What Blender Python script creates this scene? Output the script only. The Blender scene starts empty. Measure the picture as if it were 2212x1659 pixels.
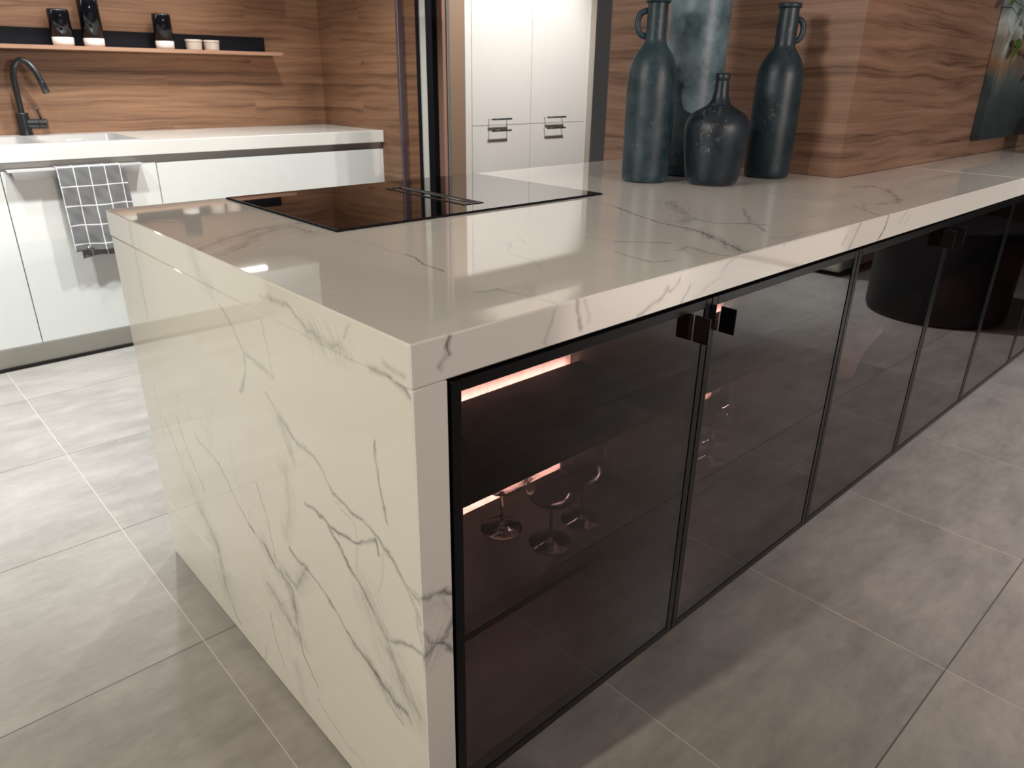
import bpy, bmesh, math, random
from mathutils import Vector, Matrix
random.seed(7)
sc = bpy.context.scene
C = sc.collection
PI = math.pi

# ---------------------------------------------------------------- camera
CAM = (-0.45544, -0.66396, 1.22190)
RX = Vector((0.73435156, -0.67863811, 0.01334584))
DN = Vector((-0.25724018, -0.2964461, -0.91975388))
FW = Vector((0.62813635, 0.67198961, -0.39226864))
cd = bpy.data.cameras.new('camera')
cam = bpy.data.objects.new('camera', cd)
C.objects.link(cam)
m3 = Matrix((RX, -DN, -FW)).transposed()
cam.matrix_world = Matrix.Translation(CAM) @ m3.to_4x4()
cd.sensor_width = 36.0
cd.lens = 1566.8 / 2212 * 36
cd.clip_start = 0.02
cd.dof.use_dof = True
cd.dof.focus_distance = 1.35
cd.dof.aperture_fstop = 7.5
sc.camera = cam

# ---------------------------------------------------------------- world, exposure
w = bpy.data.worlds.new('world'); sc.world = w; w.use_nodes = True
w.node_tree.nodes['Background'].inputs[0].default_value = (0.9, 0.85, 0.8, 1)
w.node_tree.nodes['Background'].inputs[1].default_value = 0.05
sc.view_settings.view_transform = 'Standard'
sc.view_settings.look = 'None'
sc.view_settings.gamma = 1
sc.view_settings.use_curve_mapping = False
sc.view_settings.exposure = 0.0
try:
    sc.cycles.max_bounces = 10; sc.cycles.transparent_max_bounces = 24
    sc.cycles.sample_clamp_indirect = 4.0
    sc.cycles.caustics_reflective = False; sc.cycles.caustics_refractive = False
    sc.cycles.blur_glossy = 0.5
except Exception: pass

# ---------------------------------------------------------------- room lamps and added fills
def spot(name, loc, target, power, col, angle=100, blend=0.6, r=0.04):
    l = bpy.data.lights.new(name, 'SPOT'); l.energy = power; l.color = col
    l.spot_size = math.radians(angle); l.spot_blend = blend; l.shadow_soft_size = r
    o = bpy.data.objects.new(name, l); C.objects.link(o); o.location = loc
    o.rotation_euler = (Vector(target) - Vector(loc)).to_track_quat('-Z', 'Y').to_euler()
    return o
def area(name, loc, target, power, col, sx, sy):
    l = bpy.data.lights.new(name, 'AREA'); l.shape = 'RECTANGLE'; l.size = sx; l.size_y = sy
    l.energy = power; l.color = col
    o = bpy.data.objects.new(name, l); C.objects.link(o); o.location = loc
    o.rotation_euler = (Vector(target) - Vector(loc)).to_track_quat('-Z', 'Y').to_euler()
    return o
COOL = (0.97, 1.0, 0.96); WARM = (1.0, 0.80, 0.62); PINK = (1.0, 0.85, 0.76)
# row of ceiling spots over the aisle between island and sink run
for i, (x, y, p) in enumerate([(1.15, 2.15, 175), (0.35, 2.2, 158), (-0.55, 2.2, 148), (-1.5, 2.1, 40)]):
    spot('aisle_spot', (x, y, 2.64), (x - 0.15, y + 0.42, 0), p, COOL, 92, 0.7, 0.035)
spot('aisle_spot', (-0.3, 2.4, 2.64), (-0.35, 2.35, 0), 250, COOL, 56, 1.0, 0.05)  # not of the row: extra spot added to brighten the floor
for x in (1.0, -0.1):
    spot('wall_fill_spot', (x, 1.5, 2.62), (x + 0.1, 3.3, 1.85), 42, COOL, 56, 0.8, 0.05)  # fill, added to light the wall cabinet front and upper wall
spot('cabinet_spot', (2.9, 1.9, 2.64), (2.95, 3.0, 1.0), 205, (1.0, 0.97, 0.95), 76, 0.7, 0.05)
spot('left_spot', (-2.7, 0.33, 1.85), (-0.1, 0.12, 0.0), 265, (1.0, 0.91, 0.72), 60, 0.7, 0.05)
spot('left_spot', (-2.6, 1.0, 2.5), (1.9, 0.9, 1.45), 380, (1.0, 0.92, 0.84), 34, 0.6, 0.42)  # fill, added to brighten the partition wall behind the bottles
spot('hall_spot', (3.0, -1.5, 2.64), (3.0, -1.4, 0), 330, (1.0, 0.95, 0.92), 105, 1.0, 0.06)
spot('hall_spot', (3.9, -2.4, 2.64), (3.7, -2.0, 0), 1150, (0.93, 1.0, 1.0), 58, 0.9, 0.06)
spot('front_spot', (0.1, -2.6, 1.9), (0.1, 0.0, 0.72), 150, PINK, 38, 1.0, 0.06)  # fill, added to brighten the near end of the island front
spot('front_spot', (0.9, -2.6, 1.75), (2.1, 0.0, 1.15), 235, PINK, 100, 1.0, 0.02)
area('ambient_fill_light', (0.8, 0.2, 2.66), (0.8, 0.2, 0), 3, (1.0, 0.92, 0.86), 3.0, 2.0)  # soft ambient fill, added as an area light under the ceiling
# ---------------------------------------------------------------- materials
def new_mat(name):
    m = bpy.data.materials.new(name); m.use_nodes = True
    nt = m.node_tree; nt.nodes.clear()
    out = nt.nodes.new('ShaderNodeOutputMaterial')
    return m, nt, out
def pbsdf(nt, out, col=(0.8, 0.8, 0.8), rough=0.5, metal=0.0, ior=1.5, coat=0.0):
    b = nt.nodes.new('ShaderNodeBsdfPrincipled')
    b.inputs['Base Color'].default_value = (*col, 1)
    b.inputs['Roughness'].default_value = rough
    b.inputs['Metallic'].default_value = metal
    b.inputs['IOR'].default_value = ior
    b.inputs['Coat Weight'].default_value = coat
    nt.links.new(b.outputs[0], out.inputs[0])
    return b
def simple(name, col, rough=0.5, metal=0.0, ior=1.5, coat=0.0, var=0.0, vscale=20, bump=0.0, bscale=200):
    m, nt, out = new_mat(name)
    b = pbsdf(nt, out, col, rough, metal, ior, coat)
    tc = nt.nodes.new('ShaderNodeTexCoord')
    n = nt.nodes.new('ShaderNodeTexNoise'); n.inputs['Scale'].default_value = vscale
    n.inputs['Detail'].default_value = 4
    nt.links.new(tc.outputs['Object'], n.inputs['Vector'])
    mx = nt.nodes.new('ShaderNodeMix'); mx.data_type = 'RGBA'
    v = max(var, 0.02)
    mx.inputs['A'].default_value = (*[c * (1 - v) for c in col], 1)
    mx.inputs['B'].default_value = (*[min(1, c * (1 + v)) for c in col], 1)
    nt.links.new(n.outputs['Fac'], mx.inputs['Factor'])
    nt.links.new(mx.outputs['Result'], b.inputs['Base Color'])
    if bump > 0:
        n2 = nt.nodes.new('ShaderNodeTexNoise'); n2.inputs['Scale'].default_value = bscale
        nt.links.new(tc.outputs['Object'], n2.inputs['Vector'])
        bp = nt.nodes.new('ShaderNodeBump'); bp.inputs['Strength'].default_value = bump
        bp.inputs['Distance'].default_value = 0.001
        nt.links.new(n2.outputs['Fac'], bp.inputs['Height'])
        nt.links.new(bp.outputs[0], b.inputs['Normal'])
    return m
def node(nt, typ, **kw):
    n = nt.nodes.new(typ)
    for k, v in kw.items(): setattr(n, k, v)
    return n
def math_node(nt, op, a, b=None, c=None, clamp=False):
    n = nt.nodes.new('ShaderNodeMath'); n.operation = op; n.use_clamp = clamp
    for i, x in enumerate((a, b, c)):
        if x is None: continue
        if isinstance(x, (int, float)): n.inputs[i].default_value = x
        else: nt.links.new(x, n.inputs[i])
    return n.outputs[0]
def vmath(nt, op, a, b=None, scale=None):
    n = nt.nodes.new('ShaderNodeVectorMath'); n.operation = op
    for i, x in enumerate((a, b)):
        if x is None: continue
        if isinstance(x, (tuple, list, Vector)): n.inputs[i].default_value = x
        else: nt.links.new(x, n.inputs[i])
    if scale is not None:
        if isinstance(scale, (int, float)): n.inputs['Scale'].default_value = scale
        else: nt.links.new(scale, n.inputs['Scale'])
    return n
def marble(name, veins, axes, wscale=0.7, stretch=(1, 1, 1), base=(0.70, 0.685, 0.655), fine=0.5):
    """polished white marble; veins = [(width mm, strength, [(u,v)..])] in the plane of the two given axes"""
    m, nt, out = new_mat(name)
    b = pbsdf(nt, out, base, 0.03, 0, 1.58)
    tc = node(nt, 'ShaderNodeTexCoord'); P = tc.outputs['Object']
    def noise(scale, detail=3, vec=P, rough=0.55):
        n = node(nt, 'ShaderNodeTexNoise'); n.inputs['Scale'].default_value = scale
        n.inputs['Detail'].default_value = detail; n.inputs['Roughness'].default_value = rough
        nt.links.new(vec, n.inputs['Vector']); return n
    n1 = noise(9, 2); n2 = noise(45, 3)
    d1 = vmath(nt, 'SCALE', vmath(nt, 'SUBTRACT', n1.outputs['Color'], (0.5, 0.5, 0.5)).outputs[0], scale=0.035).outputs[0]
    d2 = vmath(nt, 'SCALE', vmath(nt, 'SUBTRACT', n2.outputs['Color'], (0.5, 0.5, 0.5)).outputs[0], scale=0.016).outputs[0]
    Q = vmath(nt, 'ADD', vmath(nt, 'ADD', P, d1).outputs[0], d2).outputs[0]
    mask = [1.0 if i in axes else 0.0 for i in range(3)]
    Q = vmath(nt, 'MULTIPLY', Q, tuple(mask)).outputs[0]
    acc = None; wide = None
    for wd, s, pts in veins:
        for a, c in zip(pts[:-1], pts[1:]):
            A = [0, 0, 0]; B = [0, 0, 0]
            A[axes[0]], A[axes[1]] = a; B[axes[0]], B[axes[1]] = c
            A = Vector(A); B = Vector(B); D = B - A
            if D.length < 1e-4: continue
            pa = vmath(nt, 'SUBTRACT', Q, A).outputs[0]
            t = vmath(nt, 'DOT_PRODUCT', pa, D / D.length_squared).outputs['Value']
            t = math_node(nt, 'MAXIMUM', math_node(nt, 'MINIMUM', t, 1.0), 0.0)
            dn = nt.nodes.new('ShaderNodeVectorMath'); dn.operation = 'SCALE'; dn.inputs[0].default_value = D
            nt.links.new(t, dn.inputs['Scale'])
            dist = vmath(nt, 'DISTANCE', pa, dn.outputs[0]).outputs['Value']
            u = math_node(nt, 'MULTIPLY_ADD', dist, -s / (wd * 0.001 * wscale), s)
            acc = u if acc is None else math_node(nt, 'MAXIMUM', acc, u)
            if wd >= 12:
                uw = math_node(nt, 'MULTIPLY_ADD', dist, -s / (wd * 0.0026), s)
                wide = uw if wide is None else math_node(nt, 'MAXIMUM', wide, uw)
    # breakup of the hand laid veins
    n3 = noise(26, 4); br = math_node(nt, 'MULTIPLY_ADD', n3.outputs['Fac'], 1.6, 0.15, clamp=True)
    # fine network of natural veins, faint
    mp = node(nt, 'ShaderNodeMapping'); mp.inputs['Scale'].default_value = stretch
    nt.links.new(P, mp.inputs['Vector'])
    n4 = noise(2.3, 7, mp.outputs[0], 0.62)
    ridge = math_node(nt, 'ABSOLUTE', math_node(nt, 'SUBTRACT', n4.outputs['Fac'], 0.5))
    ridge = math_node(nt, 'MULTIPLY_ADD', ridge, -70.0, 1.0, clamp=True)
    n5 = noise(1.7, 2); msk = math_node(nt, 'MULTIPLY_ADD', n5.outputs['Fac'], 6.0, -3.1, clamp=True)
    fine_v = math_node(nt, 'MULTIPLY', math_node(nt, 'MULTIPLY', ridge, msk), fine)
    if wide is not None:
        r = node(nt, 'ShaderNodeMapping'); r.vector_type = 'TEXTURE'
        if axes == (1, 2): r.inputs['Rotation'].default_value = (math.radians(55), 0, 0); r.inputs['Scale'].default_value = (0.2, 0.16, 0.012)
        elif axes == (0, 2): r.inputs['Rotation'].default_value = (0, math.radians(-60), 0); r.inputs['Scale'].default_value = (0.12, 0.2, 0.010)
        else: r.inputs['Rotation'].default_value = (0, 0, math.radians(40)); r.inputs['Scale'].default_value = (0.16, 0.012, 0.2)
        nt.links.new(P, r.inputs['Vector'])
        n7 = noise(1.0, 4, r.outputs[0], 0.65)
        st = math_node(nt, 'ABSOLUTE', math_node(nt, 'SUBTRACT', n7.outputs['Fac'], 0.5))
        st = math_node(nt, 'MULTIPLY_ADD', st, -16.0, 1.0, clamp=True)
        wide = math_node(nt, 'MULTIPLY', math_node(nt, 'MAXIMUM', wide, 0.0), math_node(nt, 'MULTIPLY_ADD', st, 1.15, 0.15))
        acc = math_node(nt, 'MAXIMUM', acc, wide)
    if acc is not None:
        acc = math_node(nt, 'MULTIPLY', math_node(nt, 'MAXIMUM', acc, 0.0), br)
        tot = math_node(nt, 'MAXIMUM', acc, math_node(nt, 'MULTIPLY', fine_v, 0.5))
    else: tot = fine_v
    rp = node(nt, 'ShaderNodeValToRGB'); e = rp.color_ramp.elements
    e[0].position = 0; e[0].color = (*base, 1)
    e[1].position = 1; e[1].color = (0.10, 0.10, 0.10, 1)
    x = e.new(0.35); x.color = (base[0] * .84, base[1] * .84, base[2] * .85, 1)
    x = e.new(0.65); x.color = (base[0] * .55, base[1] * .56, base[2] * .57, 1)
    nt.links.new(tot, rp.inputs[0])
    n6 = noise(1.3, 3); tone = math_node(nt, 'MULTIPLY_ADD', n6.outputs['Fac'], 0.12, 0.94)
    cm = node(nt, 'ShaderNodeMix', data_type='RGBA', blend_type='MULTIPLY'); cm.inputs['Factor'].default_value = 1
    cb = node(nt, 'ShaderNodeCombineColor')
    for i in range(3): nt.links.new(tone, cb.inputs[i])
    nt.links.new(rp.outputs[0], cm.inputs['A']); nt.links.new(cb.outputs[0], cm.inputs['B'])
    nt.links.new(cm.outputs['Result'], b.inputs['Base Color'])
    return m
def wood(name, light, dark, planks=True, rough=0.45, seed=0.0, zs=1.0, axis_h=(1, 1)):
    """horizontal grained walnut; horizontal coordinate = x*a + y*b"""
    m, nt, out = new_mat(name)
    b = pbsdf(nt, out, light, rough, 0, 1.45)
    tc = node(nt, 'ShaderNodeTexCoord'); P = tc.outputs['Object']
    sx = node(nt, 'ShaderNodeSeparateXYZ'); nt.links.new(P, sx.inputs[0])
    h = math_node(nt, 'ADD', math_node(nt, 'MULTIPLY', sx.outputs[0], axis_h[0]), math_node(nt, 'MULTIPLY', sx.outputs[1], axis_h[1]))
    z = sx.outputs[2]
    cv = node(nt, 'ShaderNodeCombineXYZ'); nt.links.new(h, cv.inputs[0]); nt.links.new(z, cv.inputs[1]); cv.inputs[2].default_value = seed
    U = cv.outputs[0]
    # plank tone
    bt = node(nt, 'ShaderNodeTexBrick'); bt.offset = 0.37
    bt.inputs['Scale'].default_value = 1.0
    bt.inputs['Brick Width'].default_value = 1.25; bt.inputs['Row Height'].default_value = 0.135
    bt.inputs['Mortar Size'].default_value = 0.0; bt.inputs['Color1'].default_value = (0, 0, 0, 1); bt.inputs['Color2'].default_value = (1, 1, 1, 1)
    nt.links.new(U, bt.inputs['Vector'])
    off = vmath(nt, 'SCALE', bt.outputs['Color'], scale=7.3 if planks else 0.0).outputs[0]
    def noise(sc3, detail, vec, dist=0.0, rg=0.6):
        mp = node(nt, 'ShaderNodeMapping'); mp.inputs['Scale'].default_value = sc3
        nt.links.new(vec, mp.inputs['Vector'])
        n = node(nt, 'ShaderNodeTexNoise'); n.inputs['Scale'].default_value = 1; n.inputs['Detail'].default_value = detail
        n.inputs['Distortion'].default_value = dist; n.inputs['Roughness'].default_value = rg
        nt.links.new(mp.outputs[0], n.inputs['Vector']); return n
    V = vmath(nt, 'ADD', U, off).outputs[0]
    wob = noise((2.2, 6, 1), 2, V)
    wv = vmath(nt, 'MULTIPLY', vmath(nt, 'SUBTRACT', wob.outputs['Color'], (0.5, 0.5, 0.5)).outputs[0], (0, 0.055, 0)).outputs[0]
    W = vmath(nt, 'ADD', V, wv).outputs[0]
    g1 = noise((1.1, 34 * zs, 1), 6, W, 0.3, 0.68)
    g2 = noise((3.0, 210 * zs, 1), 3, W, 0.0, 0.6)
    g = math_node(nt, 'ADD', math_node(nt, 'MULTIPLY', g1.outputs['Fac'], 0.78), math_node(nt, 'MULTIPLY', g2.outputs['Fac'], 0.22))
    rp = node(nt, 'ShaderNodeValToRGB'); e = rp.color_ramp.elements
    e[0].position = 0.34; e[0].color = (*dark, 1)
    e[1].position = 0.62; e[1].color = (*light, 1)
    mid = e.new(0.47); mid.color = tuple(light[i] * .58 + dark[i] * .42 for i in range(3)) + (1,)
    nt.links.new(g, rp.inputs[0])
    sb = node(nt, 'ShaderNodeSeparateColor'); nt.links.new(bt.outputs['Color'], sb.inputs[0])
    tone = math_node(nt, 'MULTIPLY_ADD', sb.outputs[0], 0.20 if planks else 0.0, 0.90)
    cb = node(nt, 'ShaderNodeCombineColor')
    for i in range(3): nt.links.new(tone, cb.inputs[i])
    cm = node(nt, 'ShaderNodeMix', data_type='RGBA', blend_type='MULTIPLY'); cm.inputs['Factor'].default_value = 1
    nt.links.new(rp.outputs[0], cm.inputs['A']); nt.links.new(cb.outputs[0], cm.inputs['B'])
    nt.links.new(cm.outputs['Result'], b.inputs['Base Color'])
    return m
def tile_floor():
    m, nt, out = new_mat('grey_stone_tile')
    b = pbsdf(nt, out, (0.4, 0.38, 0.36), 0.34, 0, 1.5)
    tc = node(nt, 'ShaderNodeTexCoord'); P = tc.outputs['Object']
    sx = node(nt, 'ShaderNodeSeparateXYZ'); nt.links.new(P, sx.inputs[0])
    def cell(o, off):
        u = math_node(nt, 'DIVIDE', math_node(nt, 'SUBTRACT', o, off), 0.6)
        f = math_node(nt, 'FRACT', u)
        e = math_node(nt, 'MINIMUM', f, math_node(nt, 'SUBTRACT', 1.0, f))   # distance to the joint, in cells
        return math_node(nt, 'FLOOR', u), e
    cx, ex = cell(sx.outputs[0], -0.075); cy, ey = cell(sx.outputs[1], 0.181)
    cc = node(nt, 'ShaderNodeCombineXYZ'); nt.links.new(cx, cc.inputs[0]); nt.links.new(cy, cc.inputs[1])
    wn = node(nt, 'ShaderNodeTexWhiteNoise'); nt.links.new(cc.outputs[0], wn.inputs['Vector'])
    V = vmath(nt, 'ADD', P, vmath(nt, 'SCALE', wn.outputs['Color'], scale=9.0).outputs[0]).outputs[0]
    def noise(sc3, detail, rg=0.6):
        mp = node(nt, 'ShaderNodeMapping'); mp.inputs['Scale'].default_value = sc3; nt.links.new(V, mp.inputs['Vector'])
        n = node(nt, 'ShaderNodeTexNoise'); n.inputs['Scale'].default_value = 1; n.inputs['Detail'].default_value = detail
        n.inputs['Roughness'].default_value = rg; nt.links.new(mp.outputs[0], n.inputs['Vector']); return n.outputs['Fac']
    a = noise((5, 13, 5), 5, 0.65); c = noise((30, 50, 30), 5, 0.7); d = noise((2.5, 3, 2), 2)
    g = math_node(nt, 'ADD', math_node(nt, 'ADD', math_node(nt, 'MULTIPLY', a, 0.5), math_node(nt, 'MULTIPLY', c, 0.22)), math_node(nt, 'MULTIPLY', d, 0.28))
    g = math_node(nt, 'ADD', g, math_node(nt, 'MULTIPLY_ADD', wn.outputs['Value'], 0.10, -0.05))
    rp = node(nt, 'ShaderNodeValToRGB'); e = rp.color_ramp.elements
    e[0].position = 0.33; e[0].color = (0.200, 0.184, 0.173, 1)
    e[1].position = 0.68; e[1].color = (0.350, 0.328, 0.312, 1)
    nt.links.new(g, rp.inputs[0])
    # joints: reflected light painted into the colour, pale along y, dark grey along x
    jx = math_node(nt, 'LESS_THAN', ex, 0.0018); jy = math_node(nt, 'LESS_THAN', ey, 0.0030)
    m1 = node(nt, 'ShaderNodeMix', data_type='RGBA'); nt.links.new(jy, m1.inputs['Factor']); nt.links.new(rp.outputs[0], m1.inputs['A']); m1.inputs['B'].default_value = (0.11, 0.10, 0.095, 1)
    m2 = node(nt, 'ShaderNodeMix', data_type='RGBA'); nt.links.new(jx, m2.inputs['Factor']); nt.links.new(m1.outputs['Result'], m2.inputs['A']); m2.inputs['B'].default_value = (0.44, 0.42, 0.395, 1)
    nt.links.new(m2.outputs['Result'], b.inputs['Base Color'])
    nt.links.new(math_node(nt, 'MULTIPLY_ADD', c, 0.25, 0.22), b.inputs['Roughness'])
    bp = node(nt, 'ShaderNodeBump'); bp.inputs['Strength'].default_value = 0.25; bp.inputs['Distance'].default_value = 0.002
    jj = math_node(nt, 'SUBTRACT', math_node(nt, 'MULTIPLY', c, 0.25), math_node(nt, 'MAXIMUM', jx, jy))
    nt.links.new(jj, bp.inputs['Height']); nt.links.new(bp.outputs[0], b.inputs['Normal'])
    return m
def pane_glass(name, tint, f0=0.045, power=5.0, rough=0.0):
    """thin pane or thin walled glass: straight transmission with tint, mirror reflection rising towards grazing"""
    m, nt, out = new_mat(name)
    geo = node(nt, 'ShaderNodeNewGeometry')
    dt = vmath(nt, 'DOT_PRODUCT', geo.outputs['Normal'], geo.outputs['Incoming']).outputs['Value']
    c = math_node(nt, 'ABSOLUTE', dt)
    p = math_node(nt, 'POWER', math_node(nt, 'SUBTRACT', 1.0, c, clamp=True), power)
    F = math_node(nt, 'MULTIPLY_ADD', p, 1 - f0, f0)
    tr = node(nt, 'ShaderNodeBsdfTransparent'); tr.inputs[0].default_value = (*tint, 1)
    gl = node(nt, 'ShaderNodeBsdfGlossy'); gl.inputs['Roughness'].default_value = rough; gl.inputs['Color'].default_value = (1, 1, 1, 1)
    mx = node(nt, 'ShaderNodeMixShader'); nt.links.new(F, mx.inputs[0]); nt.links.new(tr.outputs[0], mx.inputs[1]); nt.links.new(gl.outputs[0], mx.inputs[2])
    nt.links.new(mx.outputs[0], out.inputs[0])
    return m
def emis(name, col, s):
    m, nt, out = new_mat(name)
    e = node(nt, 'ShaderNodeEmission'); e.inputs[0].default_value = (*col, 1); e.inputs[1].default_value = s
    nt.links.new(e.outputs[0], out.inputs[0]); return m
def frosted_bottle(name, lo, hi, scale=14, dust=(0.20, 0.25, 0.26), dust_amt=0.5):
    m, nt, out = new_mat(name)
    b = pbsdf(nt, out, lo, 0.42, 0, 1.45)
    tc = node(nt, 'ShaderNodeTexCoord')
    n = node(nt, 'ShaderNodeTexNoise'); n.inputs['Scale'].default_value = scale; n.inputs['Detail'].default_value = 6; n.inputs['Roughness'].default_value = 0.65
    nt.links.new(tc.outputs['Object'], n.inputs['Vector'])
    rp = node(nt, 'ShaderNodeValToRGB'); e = rp.color_ramp.elements
    e[0].position = 0.40; e[0].color = (*lo, 1); e[1].position = 0.62; e[1].color = (*hi, 1); nt.links.new(n.outputs['Fac'], rp.inputs[0])
    n2 = node(nt, 'ShaderNodeTexNoise'); n2.inputs['Scale'].default_value = scale * 5; n2.inputs['Detail'].default_value = 8; n2.inputs['Roughness'].default_value = 0.75
    nt.links.new(tc.outputs['Object'], n2.inputs['Vector'])
    n3 = node(nt, 'ShaderNodeTexNoise'); n3.inputs['Scale'].default_value = scale * 0.8; nt.links.new(tc.outputs['Object'], n3.inputs['Vector'])
    sp = math_node(nt, 'MULTIPLY', math_node(nt, 'MULTIPLY_ADD', n2.outputs['Fac'], 9, -5.0, clamp=True), math_node(nt, 'MULTIPLY_ADD', n3.outputs['Fac'], 7, -3.4, clamp=True))
    mx = node(nt, 'ShaderNodeMix', data_type='RGBA'); nt.links.new(math_node(nt, 'MULTIPLY', sp, dust_amt), mx.inputs['Factor'])
    nt.links.new(rp.outputs[0], mx.inputs['A']); mx.inputs['B'].default_value = (*dust, 1)
    nt.links.new(mx.outputs['Result'], b.inputs['Base Color'])
    bp = node(nt, 'ShaderNodeBump'); bp.inputs['Strength'].default_value = 0.25; bp.inputs['Distance'].default_value = 0.002
    nt.links.new(n2.outputs['Fac'], bp.inputs['Height']); nt.links.new(bp.outputs[0], b.inputs['Normal'])
    return m
def checked_cloth():
    m, nt, out = new_mat('grey_checked_cloth')
    b = pbsdf(nt, out, (0.2, 0.2, 0.2), 0.85)
    uv = node(nt, 'ShaderNodeUVMap'); uv.uv_map = 'cloth'
    s = node(nt, 'ShaderNodeSeparateXYZ'); nt.links.new(uv.outputs[0], s.inputs[0])
    def line(o, step, off, hw):
        f = math_node(nt, 'FRACT', math_node(nt, 'DIVIDE', math_node(nt, 'ADD', o, 10 * step - off), step))
        d = math_node(nt, 'MINIMUM', f, math_node(nt, 'SUBTRACT', 1.0, f))
        return math_node(nt, 'LESS_THAN', d, hw / step)
    lx = line(s.outputs[0], 0.060, 0.002, 0.0019); ly = line(s.outputs[1], 0.081, 0.052, 0.0022)
    n = node(nt, 'ShaderNodeTexNoise'); n.inputs['Scale'].default_value = 300; nt.links.new(uv.outputs[0], n.inputs['Vector'])
    rp = node(nt, 'ShaderNodeValToRGB'); e = rp.color_ramp.elements
    e[0].color = (0.10, 0.10, 0.108, 1); e[1].color = (0.24, 0.24, 0.25, 1); nt.links.new(n.outputs['Fac'], rp.inputs[0])
    mx = node(nt, 'ShaderNodeMix', data_type='RGBA'); nt.links.new(math_node(nt, 'MAXIMUM', lx, ly), mx.inputs['Factor'])
    nt.links.new(rp.outputs[0], mx.inputs['A']); mx.inputs['B'].default_value = (0.78, 0.78, 0.78, 1)
    nt.links.new(mx.outputs['Result'], b.inputs['Base Color'])
    return m
def canvas_paint():
    m, nt, out = new_mat('abstract_paint')
    b = pbsdf(nt, out, (0.1, 0.12, 0.13), 0.35)
    tc = node(nt, 'ShaderNodeTexCoord'); P = tc.outputs['Object']
    s = node(nt, 'ShaderNodeSeparateXYZ'); nt.links.new(P, s.inputs[0])
    n = node(nt, 'ShaderNodeTexNoise'); n.inputs['Scale'].default_value = 7; n.inputs['Detail'].default_value = 8; n.inputs['Distortion'].default_value = 0.8
    mp = node(nt, 'ShaderNodeMapping'); mp.inputs['Scale'].default_value = (1.6, 1, 0.8); nt.links.new(P, mp.inputs[0]); nt.links.new(mp.outputs[0], n.inputs['Vector'])
    h = math_node(nt, 'ADD', math_node(nt, 'MULTIPLY_ADD', s.outputs[2], 1.55, 0.0), math_node(nt, 'MULTIPLY_ADD', n.outputs['Fac'], 0.55, -0.28))
    rp = node(nt, 'ShaderNodeValToRGB'); e = rp.color_ramp.elements
    e[0].position = 0.0; e[0].color = (0.02, 0.03, 0.036, 1); e[1].position = 1.0; e[1].color = (0.5, 0.6, 0.62, 1)
    for p, c in ((0.25, (0.04, 0.065, 0.075)), (0.38, (0.09, 0.12, 0.125)), (0.52, (0.25, 0.15, 0.08)), (0.6, (0.25, 0.26, 0.24)), (0.68, (0.5, 0.58, 0.6)), (0.8, (0.14, 0.22, 0.25))):
        x = e.new(p); x.color = (*c, 1)
    nt.links.new(h, rp.inputs[0]); nt.links.new(rp.outputs[0], b.inputs['Base Color'])
    return m
VT=[(14,0.55,[(0.001,0.648),(0.078,0.701),(0.166,0.745),(0.252,0.764)]),(20,0.5,[(0.015,0.577),(0.056,0.612),(0.148,0.706),(0.232,0.747),(0.229,0.64)]),(7,0.55,[(0.011,0.95),(0.035,0.951),(0.058,0.919)]),(6,0.4,[(0.194,0.864),(0.246,0.836)]),(6,0.35,[(0.252,0.534),(0.27,0.482),(0.265,0.389)]),(6,0.8,[(0.265,0.389),(0.261,0.365),(0.241,0.312),(0.241,0.275),(0.24,0.249)]),(8,0.85,[(0.941,0.471),(0.886,0.356),(0.861,0.249),(0.857,0.188)]),(12,0.8,[(0.857,0.188),(0.818,0.129),(0.783,0.074),(0.754,0.007)]),(24,0.5,[(1.104,0.431),(1.013,0.332),(0.968,0.269),(0.912,0.263)]),(10,0.7,[(0.968,0.269),(0.955,0.195),(0.996,0.162),(1.021,0.121)]),(9,0.6,[(1.169,0.266),(1.012,0.149),(0.951,0.081)]),(6,0.6,[(1.477,0.371),(1.444,0.291),(1.444,0.193)]),(6,0.4,[(0.615,0.294),(0.635,0.222)]),(10,0.75,[(0.635,0.222),(0.667,0.185),(0.706,0.143)]),(10,0.5,[(0.66,0.099),(0.703,0.103),(0.693,0.061),(0.689,0.031),(0.705,0.009)]),(7,0.6,[(0.57,0.162),(0.561,0.123),(0.551,0.073),(0.59,0.054)]),(8,0.4,[(0.89,0.042),(0.936,0.022),(1.064,0.021)]),(8,0.7,[(1.425,0.117),(1.395,0.072),(1.344,0.015)]),(6,0.5,[(1.492,0.11),(1.395,0.072)]),(12,0.7,[(1.521,0.078),(1.57,0.067),(1.646,0.085),(1.713,0.125),(1.819,0.188),(1.846,0.239),(1.774,0.258)]),(6,0.5,[(2.057,0.376),(2.088,0.324),(2.042,0.219)]),(6,0.4,[(1.889,0.206),(1.883,0.116),(1.885,0.014)]),(7,0.6,[(0.206,0.119),(0.248,0.113),(0.249,0.074),(0.254,0.05),(0.252,0.007)]),(12,0.4,[(0.286,0.088),(0.257,0.048),(0.282,0.045)]),(6,0.35,[(0.425,0.296),(0.476,0.346),(0.508,0.347),(0.498,0.318)]),(6,0.35,[(0.415,0.28),(0.404,0.22),(0.374,0.161)]),(5,0.3,[(-0.015,0.287),(0.046,0.226)]),(6,0.45,[(2.566,0.223),(2.374,0.11)]),(7,0.45,[(2.958,0.338),(2.577,0.115),(2.678,0.107)]),(7,0.4,[(0.983,0.599),(0.967,0.538),(0.94,0.471)]),(5,0.5,[(0.909,0.061),(0.924,0.009)]),(6,0.5,[(1.179,0.109),(1.234,0.103)])]
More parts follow.
